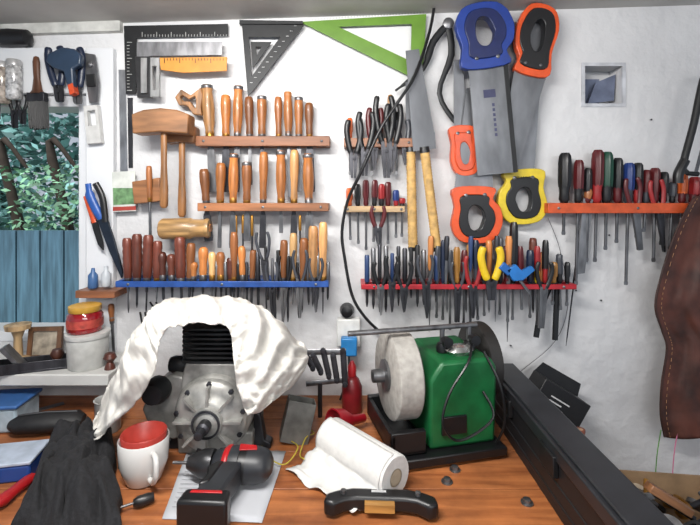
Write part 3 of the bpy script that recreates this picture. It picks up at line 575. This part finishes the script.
# ---------- grinder
t=Th('wet_grinder','green wet stone sharpening grinder on bench','grinder',(.213,-.235,TZ),(0,0,math.radians(13)))
GR=mt((22,92,50),.38,.1,.25,20,.05,name='green_enamel')
g=G(); g.prism([(-.058,.028),(.105,.028),(.11,.2),(.095,.222),(-.028,.222),(-.058,.18)],.18); t.part('housing',g,GR,bev=.008)
g=G(); g.box((-.13,-.115,.008),(.12,.11,.028))
for x in (-.11,.1):
    for y in (-.09,.09): g.lathe([(.014,0),(.014,.01)],12,(x,y,0))
t.part('base',g,BLK,bev=.003)
ST=mt((158,154,148),.85,0,.18,60,.2,name='grindstone')
g=G(); g.lathe([(.02,0),(.094,0),(.1,.004),(.1,.056),(.094,.06),(.02,.06)],56,(-.13,-.0,.168),'x'); t.part('grinding_wheel',g,ST,bev=.001)
g=G(); g.lathe([(.036,0),(.036,.006),(.016,.008),(.015,.034),(.006,.036)],20,(-.13,0,.168),'x',rot=Matrix.Rotation(pi,4,'Z')); g.lathe([(.008,0),(.008,.27)],12,(-.13,0,.168),'x'); t.part('axle',g,STEEL)
g=G(); g.lathe([(.03,0),(.085,0),(.092,.004),(.092,.034),(.085,.038),(.03,.038)],40,(.118,.04,.172),'x'); g.lathe([(.05,.034),(.05,.04),(.02,.042)],24,(.118,0.04,.172),'x'); t.part('honing_wheel',g,mt((34,32,31),.6,0,.3))
g=G(); g.box((-.15,-.1,.03),(-.07,-.085,.08)); g.box((-.15,.085,.03),(-.07,.1,.08)); g.box((-.15,-.1,.03),(-.07,.1,.04)); g.box((-.15,-.1,.03),(-.14,.1,.075)); t.part('water_trough',g,BLK,bev=.002)
g=G(); g.tube([(-.23,-.03,.282),(.09,-.03,.282)],.0065,10); g.tube([(.0,-.03,.282),(.0,-.03,.2)],.006,10); g.tube([(.07,-.03,.282),(.07,-.03,.2)],.006,10); t.part('support_bar',g,STEEL)
for x in (.0,.07):
    g=G(); g.lathe([(.014,0),(.015,.01),(.012,.02),(.006,.022)],12,(x,-.03,.224)); g.lathe([(.006,0),(.006,.014),(.012,.016),(.012,.03),(0,.031)],12,(x,-.035,.255),'y'); t.part('locking_knob',g,BLK)
g=G(); g.box((-.03,-.096,.06),(.03,-.089,.1)); t.part('switch',g,BLK,bev=.001)
g=G(); g.lathe([(.0,0),(.016,.002),(.022,.012),(.016,.022),(0,.024)],16,(.035,-.05,.22),sx=1.6); t.part('cap',g,me((190,190,188),.2))
g=G(); g.tube(cr([(.07,-.095,.15),(.08,-.12,.1),(.0,-.12,.06),(-.04,-.12,.1),(-.02,-.11,.16),(.03,-.1,.22),(.06,-.06,.245)],6),.003,6); g.tube(cr([(.1,-.1,.03),(.11,-.12,.09),(.1,-.115,.17),(.08,-.08,.235)],6),.003,6); t.part('cable',g,BLK)
# red scoop + bottle
t=Th('plastic_scoop','red plastic scoop lying beside the grinder','scoop',T(343,438)+Vector((0,0,.04)),(math.radians(80),0,math.radians(-50)))
g=G(); g.lathe([(.01,-.07),(.012,-.03),(.030,0),(.034,.03),(.031,.03),(.026,.004),(.01,-.02)],18); t.part('scoop_body',g,pl((140,18,30)))
bx=P(352,400,.1); bx.z=TZ
t=Th('squeeze_bottle','small dark red bottle with red cap','bottle',bx,world=True)
g=G(); g.lathe([(.026,0),(.028,.004),(.028,.07),(.02,.09),(.01,.1)],18,bx); t.part('body',g,pl((110,22,28))); g=G(); g.lathe([(.012,.1),(.012,.125),(.004,.14)],14,bx); t.part('cap',g,pl((155,30,35)))
t=Th('roller_chain','oily steel linkage plates on the bench','chain',P(322,372,.12),world=True)
for k in range(5):
    g=G(); a=P(303+k*10,350+(k%2)*5,.14); b2=P(313+k*8,368+k*4,.14); g.tube([a,b2],.008,8,flat=.3); g.lathe([(.007,0),(.007,.008),(0,.009)],12,a,'y'); g.lathe([(.007,0),(.007,.008),(0,.009)],12,b2,'y'); t.part('link',g,DSTEEL)
g=G(); g.tube([P(300,352,.135),P(346,352,.135)],.008,8,flat=.3); t.part('plate',g,STEEL)
g=G(); g.tube([P(306,384,.13),P(345,380,.13)],.007,8,flat=.3); t.part('plate',g,STEEL)
g=G(); g.tube([P(320,383,.13),(P(320,383,.13).x,-.13,TZ)],.006,8); t.part('post',g,DSTEEL)
c=T(293,440); t=Th('steel_tin','open grey steel tin leaning by the engine','tin',c,(math.radians(-8),math.radians(14),.15))
g=G(); w,h,dd=.034,.095,.026
g.box((-w,-dd,0),(w,-dd+.002,h)); g.box((-w,dd-.002,0),(w,dd,h)); g.box((-w,-dd,0),(-w+.002,dd,h)); g.box((w-.002,-dd,0),(w,dd,h)); g.box((-w,-dd,0),(w,dd,.002)); t.part('body',g,mt((110,110,106),.45,.4,.35),bev=.001)
# ---------- paper towel
r=.042; a=T(339,458);b2=T(377,494); yaw=math.radians(-48)
L_=.2; t=Th('paper_towel_roll','roll of white paper towel lying on bench','paper towel roll',((a.x+b2.x)/2+.008,(a.y+b2.y)/2,TZ+r),(0,0,yaw))
PT=mt((208,207,204),.9,0,.06,70,.25,name='tissue')
g=G(); prof=[(.014,-L_/2),(.039,-L_/2),(r,-L_/2+.004),(r,L_/2-.004),(.039,L_/2),(.014,L_/2),(.014,-L_/2)]
g.lathe(prof,40,ax='x'); t.part('roll',g,PT)
g=G(); g.lathe([(.0145,-L_/2-.001),(.017,-L_/2-.001),(.017,-L_/2+.004),(.0145,L_/2-.004),(.0145,L_/2+.001),(.017,L_/2+.001)],24,ax='x'); t.part('core',g,mt((175,160,138),.9))
g=G(); rows=[]
for j in range(30):
    f=j/29; r_=[]
    for i in range(30):
        u=i/29; x=-L_/2+L_*.98*u; q_=min(1,f/.45); ang=q_*pi*.56
        y=(r+.002)*math.sin(ang); z=(r+.002)*math.cos(ang)
        if f>.45:
            h=(f-.45)/.55; y=y+.02*h+.05*h*(1-.35*u); z=z+(-r+.004-z)*min(1,h*1.9)+.014*abs(noise.noise(Vector((u*5,f*6,3))))+.004*math.sin(u*14)*h
        y+=.006*noise.noise(Vector((u*4,f*4,1)))*f
        r_.append(Vector((x-.03*max(0,f-.45)+.008*noise.noise(Vector((u*3,f*9,8)))*f,-y,max(z,-r+.003))))
    rows.append(r_)
g.grid(rows); t.part('loose_sheet',g,PT,solid=.0006,sharp=180)
# ---------- paper sheet
g=G(); rows=[]
c4=[T(188,450),T(286,452),T(262,524),T(162,520)]
for j in range(12):
    v=j/11; rows.append([(c4[0]*(1-u)+c4[1]*u)*(1-v)+(c4[3]*(1-u)+c4[2]*u)*v+Vector((0,0,.002+.003*abs(noise.noise(Vector((u*3,v*3,0)))))) for u in [i/11 for i in range(12)]])
g.grid(rows); t=Th('paper_sheet','white printed instruction sheet on the bench','paper',c4[3],world=True); t.part('sheet',g,mt((180,182,187),.8,0,.06,6),solid=.0006)
g=G()
for k in range(9):
    f=.4+k*.06; a=c4[0]*(1-f)+c4[3]*f+Vector((.012,0,.0055)); g.box((a.x,a.y-.0008,a.z),(a.x+.04+.02*R.random(),a.y,a.z+.0003))
o=t.part('printed_lines',g,mt((120,120,125),.8)); o['kind']='stuff'
# ---------- drill
t=flat('cordless_drill','black and dark grey cordless drill driver with red accents','power drill',(232,484),(205,540),.041,k=.00225)
TL=mt((40,42,46),.42); RD=pl((170,28,32))
g=G(); g.lathe([(8,-22),(12,-19),(16,-9),(17,2),(16.5,20),(14,29),(7,33)],24,(4,0,0),'x',sy=.9); g.prism([(-10,-10),(14,-10),(10,-34),(8,-52),(-14,-52),(-12,-34)],20)
t.part('motor_housing',g,TL,bev=.006)
g=G(); g.prism([(-15,-20),(-9,-12),(-3,-12),(-6,-40),(-14,-44),(-12,-30)],22); g.lathe([(17,3),(17.4,5),(16.6,13)],24,(4,0,0),'x',sy=.9); t.part('rubber_grip',g,BLK,bev=.004)
g=G(); g.lathe([(15.4,-10.5),(17.2,-8),(17.3,-6),(16.4,-5)],24,(4,0,0),'x',sy=.9); t.part('red_collar',g,RD)
g=G(); g.prism([(6,6),(22,4),(24,-2),(8,-4)],1.2,-15.2); t.part('red_panel',g,RD,bev=.001)
g=G(); g.prism([(-20,-52),(16,-52),(18,-68),(-22,-68)],26); t.part('battery',g,BLK,bev=.006)
g=G(); g.prism([(-14,-55),(10,-55),(11,-58),(-15,-58)],27); t.part('battery_latch',g,RD,bev=.001)
g=G(); g.lathe([(12,0),(12.5,-3),(12,-10),(9,-17),(5,-24),(3,-24)],18,(-17,0,0),'x'); t.part('chuck',g,mt((60,60,62),.35,.6))
g=G(); g.lathe([(1.5,0),(1.5,-16)],8,(-39,0,0),'x'); t.part('drill_bit',g,STEEL)
g=G(); g.prism([(-9,-15),(-13,-18),(-14,-26),(-9,-28)],8); t.part('trigger',g,RD,bev=.002)
# ---------- mug
c=T(144,479); t=Th('mug','white ceramic mug on the bench','mug',c)
CER=mt((205,203,200),.15,0,.02,coat=.5)
g=G(); g.lathe([(0,0),(.032,0),(.036,.004),(.048,.04),(.05,.088),(.0485,.09),(.046,.087),(.042,.04),(.03,.008),(0,.008)],32); t.part('body',g,CER)
g=G(); g.tube(cr([(.034,-.032,.072),(.05,-.055,.074),(.052,-.06,.045),(.04,-.046,.022),(.026,-.03,.02)],5),.0055,10); t.part('handle',g,CER)
g=G(); g.lathe([(0,.03),(.03,.032),(.04,.06),(.0455,.098),(.044,.1),(.041,.098),(.034,.06),(.026,.042),(0,.04)],28)
o=single('plastic_cup','red plastic cup nested inside the mug','cup',g,pl((165,55,46),.4)); o.location=Vector((c.x,c.y,TZ+.03))
# ---------- black cloth heap
g=G(); rows=[]
c4=[T(56,446),T(112,440),T(122,545),T(8,545)]
for j in range(60):
    v=j/59; r_=[]
    for i in range(54):
        u=i/53; p=(c4[0]*(1-u)+c4[1]*u)*(1-v)+(c4[3]*(1-u)+c4[2]*u)*v; e_=min(1,6*min(u,1-u,v,1-v)); e_=e_**.5
        rd=1-2.4*abs(noise.noise(Vector((u*3.2+v*.8,v*2.2-u*.6,5))))
        h=.008+e_*(.042+.026*rd+.012*(1-2*abs(noise.noise(Vector((u*7,v*5,1)))))+.004*noise.noise(Vector((u*22,v*22,1))))
        r_.append(p+Vector((.012*noise.noise(Vector((u*5,v*5,9))),.012*noise.noise(Vector((u*5,v*5,4))),max(.004,h))))
    rows.append(r_)
g.grid(rows); single('fleece_jacket','crumpled black fleece garment on the bench','clothing',g,mt((24,24,27),.9,0,.4,150,.4,name='fleece'),solid=.004,sharp=180)
# ---------- left bench things
c=T(0,474); t=Th('tool_case','blue and white tool case on bench','case',c,(0,0,.2))
g=G(); g.box((-.12,-.04,0),(.075,.045,.035)); t.part('body',g,pl((35,66,130)),bev=.005); g=G(); g.box((-.12,-.042,.035),(.077,.047,.042)); t.part('lid',g,mt((165,175,190),.3),bev=.002); g=G(); g.box((-.03,-.05,.01),(.02,-.04,.03)); t.part('latch',g,BLK,bev=.002)
t=flat('pry_tool','chisel like tool with red plastic handle','tool',(34,482),(-16,522),.014)
g=G(); g.lathe([(0,0),(4,-1),(6,-8),(5.5,-25),(7,-38),(4,-46)],14,sy=.8); t.part('handle',g,pl((155,25,30))); g=G(); g.prism([(-3,-44),(3,-44),(5,-90),(-5,-90)],2.5); t.part('blade',g,STEEL)
t=flat('zip_pouch','long black zipped pouch on bench','pouch',(10,436),(84,430),.028); L=t.L
g=G(); g.tube([(0,0,0),(0,0,-10),(0,0,-40),(0,0,-L+8),(0,0,-L)],[7,15,17,15,8],14,flat=.7); t.part('body',g,mt((24,24,26),.6,0,.3,60,.3)); g=G(); g.tube([(-2,-11.5,-10),(0,-12.5,-40),(0,-11,-L+8)],.9,6); t.part('zip',g,STEEL)
c=T(6,424); t=Th('storage_tub','clear plastic tub with blue lid','tub',c,(0,0,.1))
g=G(); g.box((-.11,-.05,0),(.055,.05,.06)); t.part('body',g,mt((150,165,175),.15,0,.3,20),bev=.006); g=G(); g.box((-.115,-.055,.06),(.06,.055,.07)); t.part('lid',g,pl((55,95,150)),bev=.004)
c=T(108,430); g=G(); g.lathe([(.028,0),(.03,.003),(.03,.075),(.033,.08),(.03,.08),(.027,.07),(.026,.004)],20,c); single('plastic_beaker','pale grey plastic beaker behind the jacket','beaker',g,pl((165,165,162)))
t=flat('steel_ruler','steel rule lying on the bench','ruler',(64,404),(20,416),.003); g=G(); g.prism([(-5,0),(5,0),(5,-t.L),(-5,-t.L)],.8); t.part('rule',g,STEEL)
t=flat('screwdriver','screwdriver lying on bench beside jacket','screwdriver',(154,503),(126,512),.012)
g=G(); g.lathe([(0,0),(4,0),(5,-5),(5,-14),(3,-18)],12); t.part('handle',g,BLK); g=G(); g.lathe([(1.2,-17),(1.2,-36)],8); t.part('shank',g,STEEL)
def SP(px,d=.1): v=P(px,0,d); v.z=1.03; return v
c=SP(88,.11); t=Th('storage_jar','white plastic tub on window sill','jar',c)
g=G(); g.lathe([(.045,0),(.048,.004),(.052,.085),(.05,.09)],24); t.part('body',g,pl((180,180,176))); g=G(); g.lathe([(.054,.082),(.055,.084),(.055,.094),(.02,.096)],24); t.part('lid',g,pl((195,195,192)))
c2=c+Vector((-.008,0,.0965)); t=Th('honey_jar','glass jar of red liquid with yellow lid','jar',c2)
g=G(); g.lathe([(.04,0),(.044,.006),(.044,.045),(.036,.056)],24); t.part('glass',g,mt((130,22,28),.12,0,.3,coat=.6)); g=G(); g.lathe([(.038,.054),(.04,.056),(.04,.07),(.03,.073)],24); t.part('lid',g,mt((195,150,60),.35))
g=G(); g.lathe([(.0446,.014),(.0446,.036)],24); t.part('paper_label',g,mt((160,60,50),.6,0,.4,60))
t=Th('picture_frame','small wooden frame standing on the sill','frame',SP(44,.06),(math.radians(-8),0,.1)); g=G(); g.ring([(-.045,0),(.045,0),(.045,.09),(-.045,.09)],[(-.033,.012),(.033,.012),(.033,.078),(-.033,.078)],.012); t.part('frame',g,wd((100,70,48),.1)); g=G(); g.box((-.034,-.001,.011),(.034,.003,.079)); t.part('picture',g,mt((150,140,125),.5,0,.5,40))
t=Th('turned_stamp','pale turned wooden stamp on the sill','stamp',SP(18,.09)); g=G(); g.lathe([(.03,0),(.03,.012),(.012,.02),(.01,.07),(.016,.09),(.03,.095),(.032,.108),(.0,.113)],20); t.part('body',g,wd((165,138,102),.1))
t=Th('hand_plane','steel bench plane with dark wooden knob','hand plane',SP(34,.14)+Vector((-.02,-.0,0)),(0,0,.35))
g=G(); g.box((-.11,-.026,0),(.1,.026,.006)); g.box((-.11,-.026,.006),(.1,-.023,.028)); g.box((-.11,.023,.006),(.1,.026,.028)); t.part('sole',g,DSTEEL,bev=.001)
g=G(); g.prism([(-.01,.01),(.0,.01),(-.045,.07),(-.055,.066)],.04); t.part('blade',g,STEEL); g=G(); g.lathe([(.01,.006),(.009,.02),(.017,.035),(.012,.048),(0,.05)],16,(.07,0,0)); t.part('knob',g,wd((60,32,22)))
g=G(); g.prism([(-.1,.006),(-.07,.006),(-.065,.03),(-.07,.06),(-.085,.07),(-.1,.066),(-.085,.04)],.02); t.part('tote',g,wd((60,32,22)),bev=.004)
p=SP(110,.13); t=Th('turned_bobbin','small dark turned wooden bobbin on sill','bobbin',p); g=G(); g.lathe([(.014,0),(.012,.01),(.008,.018),(.017,.03),(.012,.042),(0,.044)],14); t.part('body',g,wd(WC['d']))
# ---------- yellow string
g=G(); pts=[T(262,450),T(268,466),T(285,468),T(298,456),T(290,442),T(300,434),T(314,436),T(306,446),T(300,458),T(304,468)]
g.tube(cr([p+Vector((0,0,.008+.012*(k%2))) for k,p in enumerate(pts)],6),.0015,6); single('yellow_cord','thin tangled yellow cord on bench','cord',g,mt((185,168,60),.6))
# ---------- front tool
t=flat('spokeshave','black metal spokeshave with wood body','spokeshave',(324,513),(438,517),.02,k=.0018); L=t.L
g=G(); g.prism([(-8,0),(4,-2),(10,-14),(14,-30),(14,-L+30),(10,-L+14),(4,-L+2),(-8,-L),(-12,-L+10),(-4,-L+22),(-2,-L+34),(-2,-34),(-4,-22),(-12,-10)],16); t.part('body',g,BLK,bev=.006)
g=G(); g.box((-9,-5,-L*.62),(0,3,-L*.36)); t.part('wood_insert',g,wd((165,120,62),.1))
for zz in (-20,-L+20):
    g=G(); g.lathe([(3,0),(3,3),(0,4)],12,(4,-8,zz),'y'); t.part('screw',g,STEEL)
g=G(); g.box((6,-8.6,-L*.55),(9,-8,-L*.42)); t.part('pale_mark',g,mt((190,190,190),.5))
# ---------- black long case
t=Th('tool_chest','long black plastic case along bench edge','case',(.42,-.45,TZ),world=True)
g=G(); g.box((.384,-.88,TZ),(.448,-.1,1.0)); g.box((.3825,-.87,TZ+.02),(.39,-.11,TZ+.03)); g.box((.3825,-.87,TZ+.055),(.39,-.11,TZ+.06)); t.part('body',g,mt((24,25,28),.5,0,.2),bev=.004)
g=G(); g.box((.378,-.885,1.003),(.456,-.095,1.03)); g.box((.386,-.875,1.03),(.45,-.105,1.036)); t.part('lid',g,mt((36,38,42),.38,0,.2),bev=.005)
for y in (-.47,-.25):
    g=G(); g.box((.373,y-.03,.972),(.384,y+.03,1.012)); t.part('latch',g,DBLK,bev=.002)
t=Th('storage_crate','dark plastic crate standing on side bench','crate',(.55,-.12,.62),world=True); g=G(); g.box((.47,-.2,.62),(.63,-.02,.82)); t.part('body',g,mt((40,38,38),.6),bev=.005); g=G(); g.box((.465,-.205,.82),(.635,-.015,.83)); t.part('rim',g,mt((50,48,48),.6),bev=.003)
c=P(556,408,.12); t=Th('cardboard_carton','black carton with white printed text, tilted open','box',c,(0,math.radians(32),.1))
g=G(); g.box((-.08,-.02,-.05),(.07,.045,.055)); t.part('body',g,mt((20,20,22),.5),bev=.002); g=G(); g.prism([(-.08,.055),(.07,.055),(.06,.09),(-.07,.086)],.002,.04); t.part('lid_flap',g,mt((26,26,28),.5))
g=G()
for k in range(4): g.box((-.045,-.0212,.022-k*.012),(-.045+[.06,.04,.05,.025][k],-.0205,.0255-k*.012))
o=t.part('printed_lines',g,mt((190,190,190),.6)); o['kind']='stuff'
t=tool('figurine','small carved pale wooden figurine on a stick','figurine',(580,428),(584,530),.215)
g=G(); g.lathe([(0,0),(3,-1),(4.5,-5),(4,-9),(2,-12),(4.5,-15),(5.5,-24),(4,-34),(5.5,-42),(3,-44),(1.2,-46),(1.2,-84)],12); g.tube([(-4,0,-16),(-7,0,-24),(-5,-3,-31)],1.6,6); g.tube([(4,0,-16),(7,0,-24),(5,-3,-31)],1.6,6); t.part('body',g,wd((140,108,84),.1))
g=G(); g.lathe([(4.6,-1),(5,-3),(4.4,-5)],12); t.part('hat',g,mt((110,60,45),.7))
c=Vector((P(665,0,.3).x,-.34,.62)); t=Th('cardboard_box','open cardboard box full of metal scraps','box',c,(0,0,-.12))
CB=mt((138,112,84),.85,0,.15,30); g=G(); w,dd,h=.14,.12,.19
g.box((-w,-dd,0),(w,-dd+.004,h)); g.box((-w,dd-.004,0),(w,dd,h)); g.box((-w,-dd,0),(-w+.004,dd,h)); g.box((w-.004,-dd,0),(w,dd,h)); g.box((-w,-dd,0),(w,dd,.004)); t.part('body',g,CB)
g=G(); g.add([(-w,-dd,h),(w,-dd,h),(w,-dd-.07,h-.03),(-w,-dd-.07,h-.03)],[[0,1,2,3]]); t.part('flap',g,CB,solid=.003)
g=G(); g.add([(-w,dd,h),(-w,-dd,h),(-w-.05,-dd,h+.03),(-w-.05,dd,h+.03)],[[0,1,2,3]]); t.part('flap',g,CB,solid=.003)
for k in range(30):
    p=c+Vector((R.uniform(-.1,.1),R.uniform(-.08,.08),.14+R.uniform(0,.055)))
    g=G(); r_=R.uniform(.012,.03); rot=Matrix.Rotation(R.uniform(-.8,.8),4,'X')@Matrix.Rotation(R.uniform(-.8,.8),4,'Y')
    if k%3: g.lathe([(r_*.5,0),(r_,0),(r_,r_*.5),(r_*.5,r_*.5),(r_*.5,0)],18,p,rot=rot)
    else: g.tube([p,p+Vector((R.uniform(-.06,.06),R.uniform(-.06,.06),R.uniform(.0,.03)))],.006,8)
    single('pipe_fitting' if k%3 else 'metal_rod','worn metal scrap piece in cardboard box','scrap metal',g,R.choice([STEEL,DSTEEL,mt((165,150,130),.5),BRASS,BLK]),'metal scraps in the box')
t=tool('screwdriver','red and black screwdriver leaning in cardboard box','screwdriver',(604,463),(634,492),.3)
g=G(); g.lathe([(0,0),(4,0),(5,-4),(5,-14),(3,-18)],14,fl=.85); t.part('handle',g,pl(CD['red'])); g=G(); g.lathe([(3,-18),(3.4,-22),(2,-25)],12); t.part('collar',g,BLK); g=G(); g.lathe([(1.2,-24),(1.2,-t.L-20)],8); t.part('shank',g,STEEL)
t=tool('wood_offcut','rough wooden offcut leaning on the box','offcut',(648,486),(690,512),.40); g=G(); g.box((-4,-5,-t.L),(4,5,0)); t.part('body',g,wd((120,82,54)),bev=.002)
for x,y in [(608,235),(640,245),(575,290),(650,120),(510,345),(600,300),(540,370)]:
    g=G(); g.lathe([(.001,-.01),(.001,.006),(.003,.0065),(0,.0075)],8,P(x,y,0),'y'); single('nail','small nail driven into the white wall','nail',g,DSTEEL,'nails in the wall')
# ---------- camera, light
cam=bpy.data.cameras.new('camera'); co=bpy.data.objects.new('camera',cam); bpy.context.scene.collection.objects.link(co)
co.location=(0,-D,ZC); co.rotation_euler=(pi/2,0,0); cam.sensor_width=36; cam.lens=F/700*36; cam.shift_y=-62.5/700; cam.clip_start=.02
bpy.context.scene.camera=co
def area(loc,tgt,sx,sy,pw,col):
    l=bpy.data.lights.new('lamp','AREA'); l.shape='RECTANGLE'; l.size=sx; l.size_y=sy; l.energy=pw; l.color=col
    o=bpy.data.objects.new('ceiling_lamp',l); bpy.context.scene.collection.objects.link(o); o.location=loc
    o.rotation_euler=(Vector(tgt)-Vector(loc)).to_track_quat('-Z','Y').to_euler(); return o
area((-.3,-.95,1.98),(0.05,-.2,1.0),.7,.08,21,(1,.98,.95))
area((.5,-2.1,1.95),(0.1,0,1.2),1.2,.3,14,(1,.98,.96))
w=bpy.data.worlds.new('world'); bpy.context.scene.world=w; w.use_nodes=True; bg=w.node_tree.nodes['Background']; bg.inputs[0].default_value=(.76,.86,1,1); bg.inputs[1].default_value=.58
bpy.context.scene.view_settings.view_transform='Standard'
